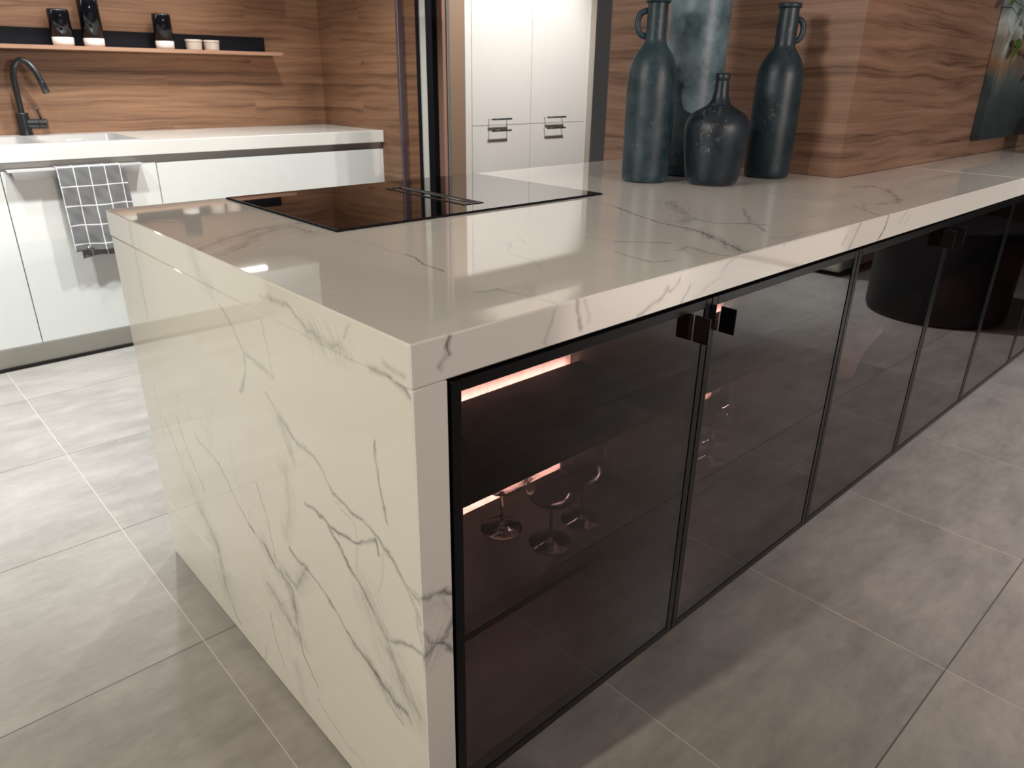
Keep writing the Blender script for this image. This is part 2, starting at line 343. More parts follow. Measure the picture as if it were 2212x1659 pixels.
VF=[(7,0.95,[(0.063,0.927),(0.058,0.919),(0.056,0.914),(0.059,0.906)]),(9,0.7,[(0.055,0.904),(0.049,0.896),(0.041,0.887)]),(5,0.45,[(0.246,0.925),(0.233,0.899),(0.225,0.877)]),(8,0.75,[(0.295,0.926),(0.294,0.91),(0.299,0.89),(0.303,0.878)]),(6,0.5,[(0.31,0.923),(0.317,0.903),(0.317,0.886)]),(7,0.6,[(0.504,0.91),(0.482,0.89),(0.433,0.875)]),(5,0.6,[(0.548,0.88),(0.563,0.895),(0.575,0.907)]),(5,0.6,[(0.505,0.904),(0.526,0.912),(0.538,0.919),(0.539,0.927)]),(8,0.9,[(1.381,0.929),(1.371,0.902),(1.34,0.875)]),(7,0.6,[(1.224,0.929),(1.202,0.905),(1.186,0.878)]),(9,0.5,[(1.157,0.908),(1.146,0.89)]),(5,0.5,[(1.479,0.929),(1.458,0.914),(1.444,0.899)]),(5,0.4,[(1.512,0.922),(1.487,0.899)]),(5,0.35,[(1.767,0.935),(1.753,0.906)]),(5,0.35,[(2.361,0.923),(2.353,0.905)]),(6,0.4,[(0.667,0.906),(0.7,0.926),(0.721,0.931)]),(5,0.35,[(0.873,0.922),(0.886,0.938)]),(6,0.35,[(0.588,0.879),(0.641,0.892),(0.669,0.897)]),(9,0.9,[(0.003,0.556),(0.024,0.551),(0.04,0.55),(0.057,0.534)]),(14,0.7,[(0.001,0.448),(0.013,0.456),(0.026,0.464),(0.042,0.466),(0.053,0.494)]),(9,0.95,[(0.026,0.464),(0.04,0.452),(0.058,0.434)]),(8,0.7,[(0.002,0.498),(0.014,0.479),(0.026,0.464)]),(12,0.3,[(0.008,0.544),(0.032,0.534),(0.052,0.502)]),(6,0.5,[(0.033,0.554),(0.043,0.524),(0.052,0.511)])]
VE=[(10,0.85,[(0.252,0.554),(0.216,0.528),(0.189,0.499),(0.149,0.474)]),(22,0.6,[(0.149,0.474),(0.128,0.45),(0.101,0.422),(0.077,0.376)]),(22,0.6,[(0.103,0.403),(0.077,0.376),(0.051,0.34),(0.024,0.327)]),(8,0.9,[(0.149,0.474),(0.128,0.45)]),(8,0.85,[(0.359,0.406),(0.294,0.393),(0.241,0.368),(0.197,0.343)]),(13,0.85,[(0.197,0.343),(0.154,0.324),(0.112,0.31),(0.054,0.308)]),(9,0.6,[(0.154,0.324),(0.103,0.288),(0.065,0.279)]),(8,0.6,[(0.393,0.695),(0.34,0.672),(0.274,0.657),(0.233,0.626)]),(7,0.75,[(0.233,0.626),(0.179,0.618),(0.11,0.608),(0.074,0.59),(0.04,0.563),(0.0,0.546)]),(7,0.5,[(0.064,0.578),(0.021,0.543),(0.001,0.515)]),(7,0.85,[(0.321,0.552),(0.265,0.559),(0.224,0.561),(0.168,0.563),(0.135,0.585),(0.117,0.6),(0.108,0.581)]),(6,0.75,[(0.09,0.767),(0.094,0.733),(0.085,0.687),(0.08,0.641)]),(7,0.6,[(0.824,0.488),(0.716,0.47),(0.651,0.419),(0.6,0.383),(0.529,0.37)]),(11,0.8,[(0.6,0.383),(0.573,0.373)]),(13,0.75,[(0.529,0.37),(0.482,0.336),(0.425,0.319),(0.424,0.249)]),(8,0.7,[(0.424,0.249),(0.414,0.172),(0.358,0.121)]),(16,0.6,[(0.539,0.261),(0.471,0.235),(0.418,0.201)]),(12,0.6,[(0.467,0.344),(0.434,0.298),(0.419,0.262)]),(7,0.55,[(0.526,0.51),(0.493,0.436),(0.485,0.364),(0.429,0.346)]),(14,0.6,[(0.448,0.344),(0.403,0.338),(0.365,0.391)]),(10,0.5,[(1.045,0.459),(0.965,0.365),(0.885,0.275)]),(26,0.6,[(0.885,0.275),(0.811,0.207),(0.804,0.091)]),(10,0.6,[(0.804,0.091),(0.774,0.048),(0.742,0.028)]),(9,0.5,[(0.943,0.49),(0.91,0.438),(0.837,0.349)]),(14,0.4,[(0.386,0.602),(0.386,0.534),(0.422,0.445)]),(9,0.7,[(0.101,0.422),(0.064,0.439),(0.028,0.453),(0.001,0.457)]),(9,0.75,[(0.412,0.418),(0.378,0.412),(0.349,0.412)]),(6,0.6,[(0.549,0.185),(0.539,0.107),(0.51,0.069)]),(6,0.5,[(0.365,0.082),(0.288,0.063),(0.214,0.051)]),(6,0.4,[(0.446,0.14),(0.45,0.076)]),(6,0.45,[(0.6,0.057),(0.634,-0.021)]),(8,0.6,[(0.366,0.9),(0.339,0.903),(0.315,0.905),(0.29,0.9),(0.244,0.884)]),(16,0.55,[(0.244,0.884),(0.212,0.88),(0.179,0.881),(0.162,0.881)]),(8,0.5,[(0.137,0.917),(0.147,0.906),(0.151,0.899)]),(10,0.5,[(0.061,0.885),(0.039,0.883),(0.018,0.886)]),(11,0.65,[(0.093,0.871),(0.051,0.868)]),(10,0.8,[(0.051,0.868),(0.023,0.862),(0.003,0.853)]),(8,0.5,[(0.58,0.843),(0.535,0.811),(0.499,0.775)]),(8,0.6,[(0.499,0.775),(0.501,0.747),(0.545,0.691)]),(10,0.5,[(0.498,0.778),(0.433,0.776),(0.387,0.767)]),(6,0.45,[(0.405,0.862),(0.39,0.78)]),(14,0.35,[(0.671,0.921),(0.647,0.886),(0.606,0.873)]),(7,0.6,[(0.429,0.729),(0.402,0.709),(0.332,0.667)]),(6,0.4,[(1.073,0.534),(1.068,0.451),(1.068,0.413)]),(7,0.45,[(0.393,0.695),(0.358,0.657),(0.354,0.624)]),(12,0.45,[(0.391,0.691),(0.373,0.664),(0.364,0.633)]),(5,0.5,[(0.011,0.533),(0.007,0.503),(0.001,0.474)]),(6,0.5,[(0.031,0.565),(0.009,0.558),(-0.003,0.55)]),(6,0.4,[(0.402,0.899),(0.339,0.903)]),(5,0.4,[(0.224,0.613),(0.172,0.597),(0.164,0.559),(0.173,0.511)]),(5,0.3,[(0.097,0.595),(0.095,0.556),(0.11,0.497)]),(12,0.35,[(0.452,0.111),(0.441,0.07),(0.43,0.028)])]
# ---------------------------------------------------------------- mesh helpers
def nbm(): return bmesh.new()
def bx(bm, x0, x1, y0, y1, z0, z1):
    vs = [bm.verts.new((x, y, z)) for x in (x0, x1) for y in (y0, y1) for z in (z0, z1)]
    for f in ((0, 1, 3, 2), (4, 6, 7, 5), (0, 4, 5, 1), (2, 3, 7, 6), (0, 2, 6, 4), (1, 5, 7, 3)):
        bm.faces.new([vs[i] for i in f])
    return vs
def ring_slab(bm, o, i, z0, z1):
    """slab with a rectangular hole; o, i = (x0,x1,y0,y1)"""
    def q(r, z): return [bm.verts.new(p) for p in ((r[0], r[2], z), (r[1], r[2], z), (r[1], r[3], z), (r[0], r[3], z))]
    ob, ot, ib, it = q(o, z0), q(o, z1), q(i, z0), q(i, z1)
    for k in range(4):
        n = (k + 1) % 4
        bm.faces.new((ob[k], ob[n], ot[n], ot[k])); bm.faces.new((ib[n], ib[k], it[k], it[n]))
        bm.faces.new((ot[k], ot[n], it[n], it[k])); bm.faces.new((ob[n], ob[k], ib[k], ib[n]))
def prism(bm, pts, z0, z1):
    a = [bm.verts.new((x, y, z0)) for x, y in pts]; b = [bm.verts.new((x, y, z1)) for x, y in pts]
    n = len(pts); bm.faces.new(a[::-1]); bm.faces.new(b)
    for k in range(n): bm.faces.new((a[k], a[(k + 1) % n], b[(k + 1) % n], b[k]))
def lathe(bm, cx, cy, prof, seg=48, cap0=True, cap1=False):
    rings = []
    for z, r in prof:
        if r <= 1e-6: rings.append([bm.verts.new((cx, cy, z))])
        else: rings.append([bm.verts.new((cx + r * math.cos(2 * PI * k / seg), cy + r * math.sin(2 * PI * k / seg), z)) for k in range(seg)])
    for A, B in zip(rings[:-1], rings[1:]):
        for k in range(seg):
            n = (k + 1) % seg
            if len(A) == 1 and len(B) == 1: continue
            if len(A) == 1: bm.faces.new((A[0], B[n], B[k]))
            elif len(B) == 1: bm.faces.new((A[k], A[n], B[0]))
            else: bm.faces.new((A[k], A[n], B[n], B[k]))
    if cap0 and len(rings[0]) > 1: bm.faces.new(rings[0][::-1])
    if cap1 and len(rings[-1]) > 1: bm.faces.new(rings[-1])
def tube(bm, pts, rads, seg=16, closed=False):
    pts = [Vector(p) for p in pts]; n = len(pts)
    if not isinstance(rads, (list, tuple)): rads = [rads] * n
    prev = None; rings = []
    for i, p in enumerate(pts):
        t = (pts[(i + 1) % n] - pts[i - 1]) if closed else (pts[min(i + 1, n - 1)] - pts[max(i - 1, 0)])
        t.normalize()
        if prev is None:
            u = t.cross(Vector((0, 0, 1)));
            if u.length < 1e-3: u = t.cross(Vector((1, 0, 0)))
        else: u = prev - t * prev.dot(t)
        u.normalize(); v = t.cross(u); prev = u
        rings.append([bm.verts.new(p + (u * math.cos(2 * PI * k / seg) + v * math.sin(2 * PI * k / seg)) * rads[i]) for k in range(seg)])
    m = n if closed else n - 1
    for i in range(m):
        A, B = rings[i], rings[(i + 1) % n]
        for k in range(seg): bm.faces.new((A[k], A[(k + 1) % seg], B[(k + 1) % seg], B[k]))
    if not closed: bm.faces.new(rings[0][::-1]); bm.faces.new(rings[-1])
def spline(pts, n=8):
    out = []; P = [Vector(p) for p in pts]
    for i in range(len(P) - 1):
        p0, p1, p2, p3 = P[max(i - 1, 0)], P[i], P[i + 1], P[min(i + 2, len(P) - 1)]
        for k in range(n):
            t = k / n
            out.append(0.5 * ((2 * p1) + (-p0 + p2) * t + (2 * p0 - 5 * p1 + 4 * p2 - p3) * t * t + (-p0 + 3 * p1 - 3 * p2 + p3) * t ** 3))
    out.append(P[-1]); return out
ROOTS = {}
def obj(name, bm, mat, parent=None, bevel=0.0, smooth=False, segs=2, label=None):
    base = Vector((0, 0, 0)); p = parent
    while p is not None:
        base += Vector(p.location); p = p.parent
    bmesh.ops.recalc_face_normals(bm, faces=bm.faces[:])
    if base.length > 0: bmesh.ops.translate(bm, vec=-base, verts=bm.verts[:])
    me = bpy.data.meshes.new(name); bm.to_mesh(me); bm.free()
    me.materials.append(mat)
    o = bpy.data.objects.new(name, me); C.objects.link(o)
    if parent is not None: o.parent = parent
    if smooth:
        for f in me.polygons: f.use_smooth = True
    if bevel > 0:
        md = o.modifiers.new('bevel', 'BEVEL'); md.width = bevel; md.segments = segs; md.limit_method = 'ANGLE'; md.angle_limit = math.radians(40)
        md.harden_normals = False
    if label: o['label'] = label
    return o
def boxobj(name, dims, mat, parent=None, bevel=0.0, label=None, segs=2):
    bm = nbm(); bx(bm, *dims); return obj(name, bm, mat, parent, bevel, label=label, segs=segs)
def thing(name, label, cat, loc, group=None):
    o = bpy.data.objects.new(name, None); C.objects.link(o); o.location = loc
    o.empty_display_size = 0.1
    o['label'] = label; o['category'] = cat
    if group: o['group'] = group
    return o
def tag(o, label, cat, group=None):
    o['label'] = label; o['category'] = cat
    if group: o['group'] = group
    return o
def struct(name, bm, mat, bevel=0.0, label=None, cat=None):
    o = obj(name, bm, mat, bevel=bevel); o['kind'] = 'structure'
    if label: o['label'] = label
    if cat: o['category'] = cat
    return o
def sbox(name, dims, mat, **k):
    bm = nbm(); bx(bm, *dims); return struct(name, bm, mat, **k)

# ---------------------------------------------------------------- material instances
M_top = marble('marble_worktop', VT, (0, 1), 0.85, (1.0, 2.6, 1.5), fine=0.8)
M_front = marble('marble_worktop_front', VF, (0, 2), 1.0, (1.2, 1, 1.0), fine=0.6)
M_end = marble('marble_end_panel', VE, (1, 2), 0.9, (1, 1.6, 0.9), fine=0.5)
M_sinktop = marble('marble_sink_worktop', [], (0, 1), 0.7, (1.3, 2.2, 1.2), base=(0.74, 0.72, 0.69), fine=1.0)
M_wood = wood('walnut_veneer', (0.28, 0.148, 0.085), (0.085, 0.038, 0.020), seed=0.0)
M_wood2 = wood('walnut_veneer_partition', (0.33, 0.195, 0.132), (0.080, 0.040, 0.026), planks=False, seed=4.0, rough=0.4, axis_h=(1, 1), zs=0.8)
M_shelfwood = wood('pale_walnut_shelf', (0.50, 0.29, 0.19), (0.28, 0.14, 0.09), planks=False, seed=2.0)
M_darkwood = wood('dark_stained_oak', (0.028, 0.015, 0.012), (0.012, 0.006, 0.005), planks=False, seed=9.0, rough=0.55)
M_white = simple('satin_white_lacquer', (0.74, 0.75, 0.74), 0.28, coat=0.0, ior=1.5)
M_glosswhite = simple('gloss_white_lacquer', (0.80, 0.77, 0.72), 0.06, ior=1.5)
M_plinth = simple('grey_aluminium_plinth', (0.60, 0.59, 0.54), 0.4, 0.0)
M_alu = simple('brushed_aluminium', (0.74, 0.74, 0.75), 0.34, 0.6, vscale=80, var=0.08)
M_steel = simple('stainless_steel', (0.74, 0.74, 0.74), 0.32, 0.65, vscale=60, var=0.06)
M_gola = simple('grey_metal_channel', (0.33, 0.33, 0.32), 0.4, 0.7)
M_black = simple('matt_black_metal', (0.012, 0.012, 0.014), 0.35, 0.0)
M_blackframe = simple('black_anodised_frame', (0.005, 0.005, 0.006), 0.25, 0.0, ior=1.3)
M_blackgloss = simple('black_glass_ceramic', (0.004, 0.003, 0.003), 0.015, 0.0, ior=1.52)
M_blackglaze = simple('black_glazed_ceramic', (0.004, 0.004, 0.006), 0.08, 0.0, ior=1.4)
M_blackmatt = simple('black_powder_coat', (0.004, 0.004, 0.007), 0.75, ior=1.3)
M_charcoal = simple('charcoal_lacquer', (0.030, 0.031, 0.035), 0.45)
M_ventgrey = simple('dark_grey_vent', (0.028, 0.028, 0.032), 0.4, 0.3)
M_tap = simple('gunmetal_tap', (0.030, 0.030, 0.033), 0.28, 0.5, ior=1.6)
M_bronze = simple('bronze_edge_profile', (0.15, 0.11, 0.13), 0.35, 0.6)
M_copper = simple('copper_strip', (0.42, 0.24, 0.18), 0.4, 0.2)
M_tan = simple('tan_painted_panel', (0.30, 0.20, 0.135), 0.5)
M_beige = simple('beige_plaster', (0.46, 0.41, 0.35), 0.8)
M_cream = simple('cream_plaster', (0.56, 0.53, 0.46), 0.8)
M_ceil = simple('white_ceiling', (0.55, 0.53, 0.50), 0.9)
M_whitebase = simple('speckled_white_glaze', (0.72, 0.64, 0.60), 0.25, var=0.15, vscale=120)
M_cup = simple('cream_glaze', (0.55, 0.47, 0.41), 0.3)
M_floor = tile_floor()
M_pane = pane_glass('smoked_glass', (0.335, 0.29, 0.285), 0.026, 4.1)
m_, nt_, out_ = new_mat('clear_glass'); M_glass = m_
_b = pbsdf(nt_, out_, (1, 1, 1), 0.0, 0, 1.46); _b.inputs['Transmission Weight'].default_value = 1.0
M_glassthin = pane_glass('clear_bowl_glass', (0.97, 0.97, 0.97), 0.07, 2.0)
M_led = emis('led_warm', (1.0, 0.80, 0.73), 240.0)
M_ledw = emis('led_white', (1.0, 0.97, 0.92), 22.0)
M_b1 = frosted_bottle('teal_frosted_glass', (0.008, 0.024, 0.034), (0.030, 0.056, 0.070))
M_b2 = frosted_bottle('grey_teal_frosted_glass', (0.050, 0.088, 0.112), (0.17, 0.25, 0.29), 9)
M_b3 = frosted_bottle('dark_teal_frosted_glass', (0.005, 0.016, 0.024), (0.020, 0.036, 0.048), 12)
M_b4 = frosted_bottle('blue_grey_weathered_glass', (0.004, 0.009, 0.016), (0.014, 0.024, 0.036), 13, (0.17, 0.22, 0.25), 1.0)
M_cloth = checked_cloth()
M_paint = canvas_paint()
M_leaf = simple('green_leaf', (0.06, 0.12, 0.02), 0.45, var=0.3, vscale=30)
M_stem = simple('brown_stem', (0.10, 0.06, 0.03), 0.7)
M_drum = simple('black_leather', (0.005, 0.005, 0.007), 0.5, ior=1.35, bump=0.2, bscale=300)
M_linen = simple('cream_linen', (0.50, 0.47, 0.40), 0.9)
m_, nt_, out_ = new_mat('white_translucent_film'); M_film = m_
_d = nt_.nodes.new('ShaderNodeBsdfDiffuse'); _d.inputs[0].default_value = (0.85, 0.87, 0.88, 1)
_t = nt_.nodes.new('ShaderNodeBsdfTranslucent'); _t.inputs[0].default_value = (0.85, 0.88, 0.90, 1)
_x = nt_.nodes.new('ShaderNodeMixShader'); _x.inputs[0].default_value = 0.6
nt_.links.new(_d.outputs[0], _x.inputs[1]); nt_.links.new(_t.outputs[0], _x.inputs[2]); _y = nt_.nodes.new('ShaderNodeMixShader'); _y.inputs[0].default_value = 0.25; _z = nt_.nodes.new('ShaderNodeBsdfTransparent')
nt_.links.new(_x.outputs[0], _y.inputs[1]); nt_.links.new(_z.outputs[0], _y.inputs[2]); nt_.links.new(_y.outputs[0], out_.inputs[0])
_n = nt_.nodes.new('ShaderNodeTexNoise'); _n.inputs['Scale'].default_value = 22
_bp = nt_.nodes.new('ShaderNodeBump'); _bp.inputs['Strength'].default_value = 0.6; nt_.links.new(_n.outputs['Fac'], _bp.inputs['Height'])
nt_.links.new(_bp.outputs[0], _d.inputs['Normal'])

# ---------------------------------------------------------------- setting
H = 0.93; T = 0.059
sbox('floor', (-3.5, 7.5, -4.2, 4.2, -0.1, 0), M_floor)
sbox('ceiling', (-3.5, 7.5, -4.2, 4.2, 2.7, 2.8), M_ceil)
sbox('wall_left', (-3.6, -3.5, -4.2, 4.2, 0, 2.7), M_cream)
sbox('wall_front', (-3.5, 7.5, -4.3, -4.2, 0, 2.7), M_cream)
sbox('wall_far', (7.5, 7.6, -4.2, 4.2, 0, 2.7), M_cream)
sbox('wall_back', (-3.5, 1.895, 3.54, 3.64, 0, 2.7), M_wood)
sbox('wall_niche', (1.895, 2.016, 2.755, 3.64, 0, 2.7), M_wood)
sbox('wall_right', (1.945, 7.5, 0.39, 1.37, H + 0.0005, 2.7), M_wood2)
bm = nbm(); bx(bm, 1.98, 7.5, 0.42, 1.18, 0, H - T - 0.002); bx(bm, 1.945, 7.5, 1.1801, 1.3699, 0, H); struct('wall_right_lower', bm, M_wood2)
sbox('trim_1', (1.892, 1.925, 2.735, 2.7545, 0, 2.7), M_bronze, bevel=0.002)       # metal corner profile of the niche
sbox('trim_2', (1.945, 2.05, 1.371, 1.45, 0, 2.7), M_charcoal, bevel=0.002)     # dark end post of the partition
sbox('wall_behind', (2.016, 7.5, 3.7, 3.8, 0, 2.7), M_beige)
sbox('wall_bulkhead', (2.016, 4.2, 2.76, 3.6, 2.04, 2.7), M_beige)

sbox('added_shade_pillar', (0.30, 0.654, -1.78, -1.60, 0, 2.7), M_beige)  # unseen pillar, added to shade the left part of the worktop front

# pocket with folded doors between the niche and the tall cabinet
pk = bpy.data.objects.new('door_1', None); C.objects.link(pk); pk.location = (2.12, 2.76, 0); pk['kind'] = 'structure'
boxobj('pocket_side', (2.018, 2.038, 2.755, 3.4, 0, 2.03), M_blackmatt, pk)
boxobj('door_leaf', (2.044, 2.080, 2.752, 3.35, 0.01, 2.03), M_plinth, pk, 0.003)
boxobj('pocket_panel', (2.085, 2.190, 2.80, 3.4, 0, 2.03), M_blackmatt, pk)
boxobj('edge_strip', (2.192, 2.214, 2.755, 3.3, 0, 2.03), M_copper, pk, 0.002)
boxobj('edge_seal', (2.216, 2.226, 2.79, 3.3, 0, 2.03), M_blackmatt, pk)
boxobj('frame_profile', (2.227, 2.246, 2.76, 3.3, 0, 2.03), M_gola, pk, 0.002)
sbox('trim_3', (2.247, 2.545, 3.0, 3.6, 0, 2.03), M_tan)

# ---------------------------------------------------------------- island
bm = nbm(); prism(bm, [(0, 0), (2.4655, 0), (2.4655, 0.388), (1.943, 0.388), (1.943, 1.177), (0, 1.177)], H - T, H)
wt = obj('island_worktop', bm, M_top, bevel=0.0022, segs=1)
wt.data.materials.append(M_front); wt.data.materials.append(M_end)
for f in wt.data.polygons:
    if f.normal.y < -0.9: f.material_index = 1
    elif f.normal.x < -0.9: f.material_index = 2
tag(wt, 'polished white marble worktop with grey veins carrying the black hob and the four bottles', 'worktop')
bm = nbm(); bx(bm, 2.4675, 4.9, 0, 0.388, H - T, H)
w2 = obj('island_worktop', bm, M_top, bevel=0.0022, segs=1); w2.data.materials.append(M_front)
for f in w2.data.polygons:
    if f.normal.y < -0.9: f.material_index = 1
tag(w2, 'narrow continuation of the white marble worktop beyond the seam, under the painting', 'worktop')
bm = nbm(); bx(bm, 0.0015, 0.0565, 0.001, 1.176, 0, H - T - 0.0012)
ep = obj('island_end_panel', bm, M_end, bevel=0.002, segs=1); ep.data.materials.append(M_front)
for f in ep.data.polygons:
    if f.normal.y < -0.9: f.material_index = 1
tag(ep, 'tall polished white marble panel closing the near end of the island', 'panel')
bm = nbm(); bx(bm, 0.058, 1.941, 0.335, 1.155, 0.10, H - T - 0.002); bx(bm, 0.058, 1.941, 0.40, 1.10, 0, 0.10)
tag(obj('island_base_cabinet', bm, M_white, bevel=0.001), 'white base cabinet inside the island behind the glass display units', 'cabinet')

# glass fronted display units
DT = H - T - 0.006; DB = 0.117
def tripart(x0, x1, k, label):
    root = thing('display_cabinet', label, 'cabinet', ((x0 + x1) / 2, 0.16, 0), 'smoked glass display cabinets along the island front')
    t = 0.016; y1 = 0.318
    bm = nbm()
    bx(bm, x0 + .0005, x0 + t, 0.024, y1, 0.118, H - T - 0.003); bx(bm, x1 - t, x1 - .0005, 0.024, y1, 0.118, H - T - 0.003)
    bx(bm, x0 + t, x1 - t, 0.024, y1, 0.118, 0.134); bx(bm, x0 + t, x1 - t, 0.024, y1, H - T - 0.015, H - T - 0.003)
    obj('carcass', bm, M_darkwood, root)
    boxobj('back_panel', (x0 + t, x1 - t, 0.3185, 0.327, 0.118, H - T - 0.003), M_back, root)
    for z in (0.660, 0.412):
        s = boxobj('shelf', (x0 + t + 0.001, x1 - t - 0.001, 0.036, 0.299, z - 0.015, z), M_darkwood, root, 0.0006)
        boxobj('light_strip', (x0 + t + 0.004, x1 - t - 0.004, 0.3002, 0.306, z - 0.0148, z - 0.010), M_led, s)
        boxobj('lit_edge_strip', (x0 + t + 0.001, x1 - t - 0.001, 0.0345, 0.0358, z - 0.015, z), M_litedge, s)  # pale strip painted for the light on the shelf front
    boxobj('plinth', (x0, x1, 0.085, 0.10, 0, 0.116), M_black, root)
    # door
    d = nbm(); a, b = x0 + 0.0012, x1 - 0.0012
    if k == 0: a = x0 + 0.004
    fw = 0.0175
    bx(d, a, a + fw, 0.002, 0.022, DB, DT); bx(d, b - fw, b, 0.002, 0.022, DB, DT)
    bx(d, a + fw, b - fw, 0.002, 0.022, DB, DB + fw); bx(d, a + fw, b - fw, 0.002, 0.022, DT - fw, DT)
    fr = obj('door', d, M_blackframe, root, 0.0012)
    boxobj('glass_pane', (a + fw - 0.001, b - fw + 0.001, 0.0035, 0.0075, DB + fw - 0.001, DT - fw + 0.001), M_pane, fr)
    hx = (b - 0.048) if k % 2 == 0 else (a + 0.032)
    hb = nbm(); bx(hb, hx - 0.0015, hx + 0.0015, -0.030, 0.0015, 0.794, 0.842); sgn = 1 if k % 2 == 0 else -1
    obj('handle', hb, M_handle, fr, 0.0006)
    hg = nbm(); bx(hg, (x0 + t) if k % 2 == 0 else (x1 - t - 0.028), (x0 + t + 0.028) if k % 2 == 0 else (x1 - t), 0.024, 0.04, 0.742, 0.766)
    obj('hinge', hg, M_alu, root, 0.001)
    return root
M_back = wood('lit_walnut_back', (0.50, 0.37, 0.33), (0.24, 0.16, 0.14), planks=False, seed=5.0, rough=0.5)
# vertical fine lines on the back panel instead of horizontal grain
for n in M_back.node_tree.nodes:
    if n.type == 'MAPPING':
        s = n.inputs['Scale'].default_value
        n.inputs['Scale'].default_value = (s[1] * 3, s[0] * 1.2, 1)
M_litedge = simple('lit_edge_tone', (0.30, 0.20, 0.17), 0.5)  # front light on the shelf edges, put in as a paler wood tone
M_handle = simple('black_steel_handle', (0.010, 0.009, 0.009), 0.32, 0.2, ior=1.6)
ux = [0.0575, 0.65, 1.25, 1.85, 2.45, 3.05, 3.65, 4.25]
lab = ['smoked glass display cabinet beside the marble end panel, holding three wine glasses over lit shelves',
       'smoked glass display cabinet holding two wine glasses, with its black handle at the left',
       'smoked glass display cabinet with the crumpled translucent bag on its shelf',
       'empty smoked glass display cabinet directly right of the one with the bag',
       'smoked glass display cabinet reflecting most of the black drum, handle at its left edge',
       'smoked glass display cabinet last but one at the right edge of the picture',
       'smoked glass display cabinet at the far right end of the island row']
for k in range(7): tripart(ux[k], ux[k + 1], k, lab[k])

# hob
hob = thing('induction_hob', 'black glass induction hob with a central extractor slot set on the marble worktop', 'hob', (0.669, 0.887, H))
hz = H + 0.0005
bm = nbm(); ring_slab(bm, (0.271, 1.066, 0.627, 1.150), (0.655, 0.712, 0.700, 1.030), hz, hz + 0.0045)
obj('glass_plate', bm, M_blackgloss, hob, 0.001)
bm = nbm(); ring_slab(bm, (0.268, 1.069, 0.624, 1.153), (0.2715, 1.0655, 0.6275, 1.1495), hz, hz + 0.0035)
obj('frame', bm, M_blackmatt, hob)
vent = boxobj('vent_tray', (0.656, 0.711, 0.701, 1.029, hz, hz + 0.0012), M_blackmatt, hob)
bm = nbm(); ring_slab(bm, (0.653, 0.714, 0.697, 1.033), (0.661, 0.706, 0.712, 1.018), hz + 0.0046, hz + 0.0060)
obj('vent_frame', bm, M_ventgrey, hob, 0.0005)
boxobj('vent_flap', (0.664, 0.682, 0.716, 1.014, hz + 0.0030, hz + 0.0050), M_blackgloss, hob, 0.0004)
bm = nbm(); tube(bm, [(0.697, 0.716, hz + 0.004), (0.697, 1.014, hz + 0.004)], 0.0042, 12)
obj('vent_bar', bm, M_ventgrey2 if 'M_ventgrey2' in globals() else simple('grey_vent_bar', (0.06, 0.06, 0.065), 0.3, 0.3), hob, smooth=True)

# bottles
def bottle(name, label, cx, cy, prof, mat, handle=None, seg=64, lip=None, group=None):
    """prof: (height above worktop, radius)"""
    root = thing(name, label, 'bottle' if handle is not None or name != 'tall_vase' else 'vase', (cx, cy, H), group)
    P = spline([(r, 0, z) for z, r in prof], 6)
    pr = [(H + 0.0003 + max(p.z, 0.0), max(p.x, 0.0)) for p in P]
    # inner wall
    inner = [(z, max(r - 0.004, 0.001)) for z, r in pr[::-1] if z > H + 0.012] + [(H + 0.010, 0.0)]
    bm = nbm(); lathe(bm, cx, cy, pr + inner, seg, cap0=True, cap1=False)
    obj('body', bm, mat, root, smooth=True)
    if lip:
        z, r, h = lip; bm = nbm()
        lathe(bm, cx, cy, [(H + z, r - 0.007), (H + z - 0.001, r - 0.002), (H + z + h * .3, r), (H + z + h * .7, r), (H + z + h, r - 0.002), (H + z + h, r - 0.010), (H + z, r - 0.010)], seg, cap0=False)
        obj('rim', bm, mat, root, smooth=True)
    if handle:
        side, z0, z1, rn, out = handle   # loop on the neck
        d = Vector((side[0], side[1], 0)).normalized(); c = Vector((cx, cy, 0)); pts = []
        zm = (z0 + z1) / 2; hz_ = (z1 - z0) / 2
        for k in range(17):
            a = -PI / 2 + PI * k / 16
            rr = rn - 0.004 + out * math.cos(a) ** 0.8 if abs(math.cos(a)) > 1e-6 else rn - 0.004
            p = c + d * rr; p.z = H + zm + hz_ * math.sin(a); pts.append(p)
        bm = nbm(); tube(bm, pts, 0.0085, 14)
        obj('handle', bm, mat, root, smooth=True)
    return root
e = Vector((1.385 - CAM[0], 0.735 - CAM[1], 0)).normalized(); LAT = Vector((e.y, -e.x, 0))
bottle('handled_bottle', 'tall dusty teal bottle with a ring handle left of its neck, leftmost of the bottles', 1.387, 0.732,
       [(0, 0.060), (0.003, 0.066), (0.012, 0.0685), (0.04, 0.0690), (0.16, 0.0706), (0.24, 0.0713), (0.29, 0.0695), (0.322, 0.0635), (0.348, 0.0530), (0.37, 0.0370), (0.385, 0.0300), (0.40, 0.0286), (0.44, 0.0288), (0.478, 0.0288), (0.50, 0.029)], M_b1,
       handle=((-LAT.x, -LAT.y), 0.397, 0.462, 0.0288, 0.029), lip=(0.482, 0.0355, 0.016), group='teal glass bottles on the marble worktop')
bottle('handled_bottle', 'dark teal bottle with a ring handle right of its neck, nearest the wooden corner', 1.789, 0.553,
       [(0, 0.058), (0.003, 0.0635), (0.012, 0.0685), (0.05, 0.0700), (0.19, 0.0705), (0.29, 0.0690), (0.322, 0.0640), (0.343, 0.0555), (0.362, 0.0440), (0.376, 0.0330), (0.392, 0.0295), (0.43, 0.0302), (0.465, 0.0288), (0.485, 0.0284), (0.494, 0.029)], M_b3,
       handle=((LAT.x, LAT.y), 0.396, 0.455, 0.0290, 0.022), lip=(0.485, 0.0340, 0.013), group='teal glass bottles on the marble worktop')
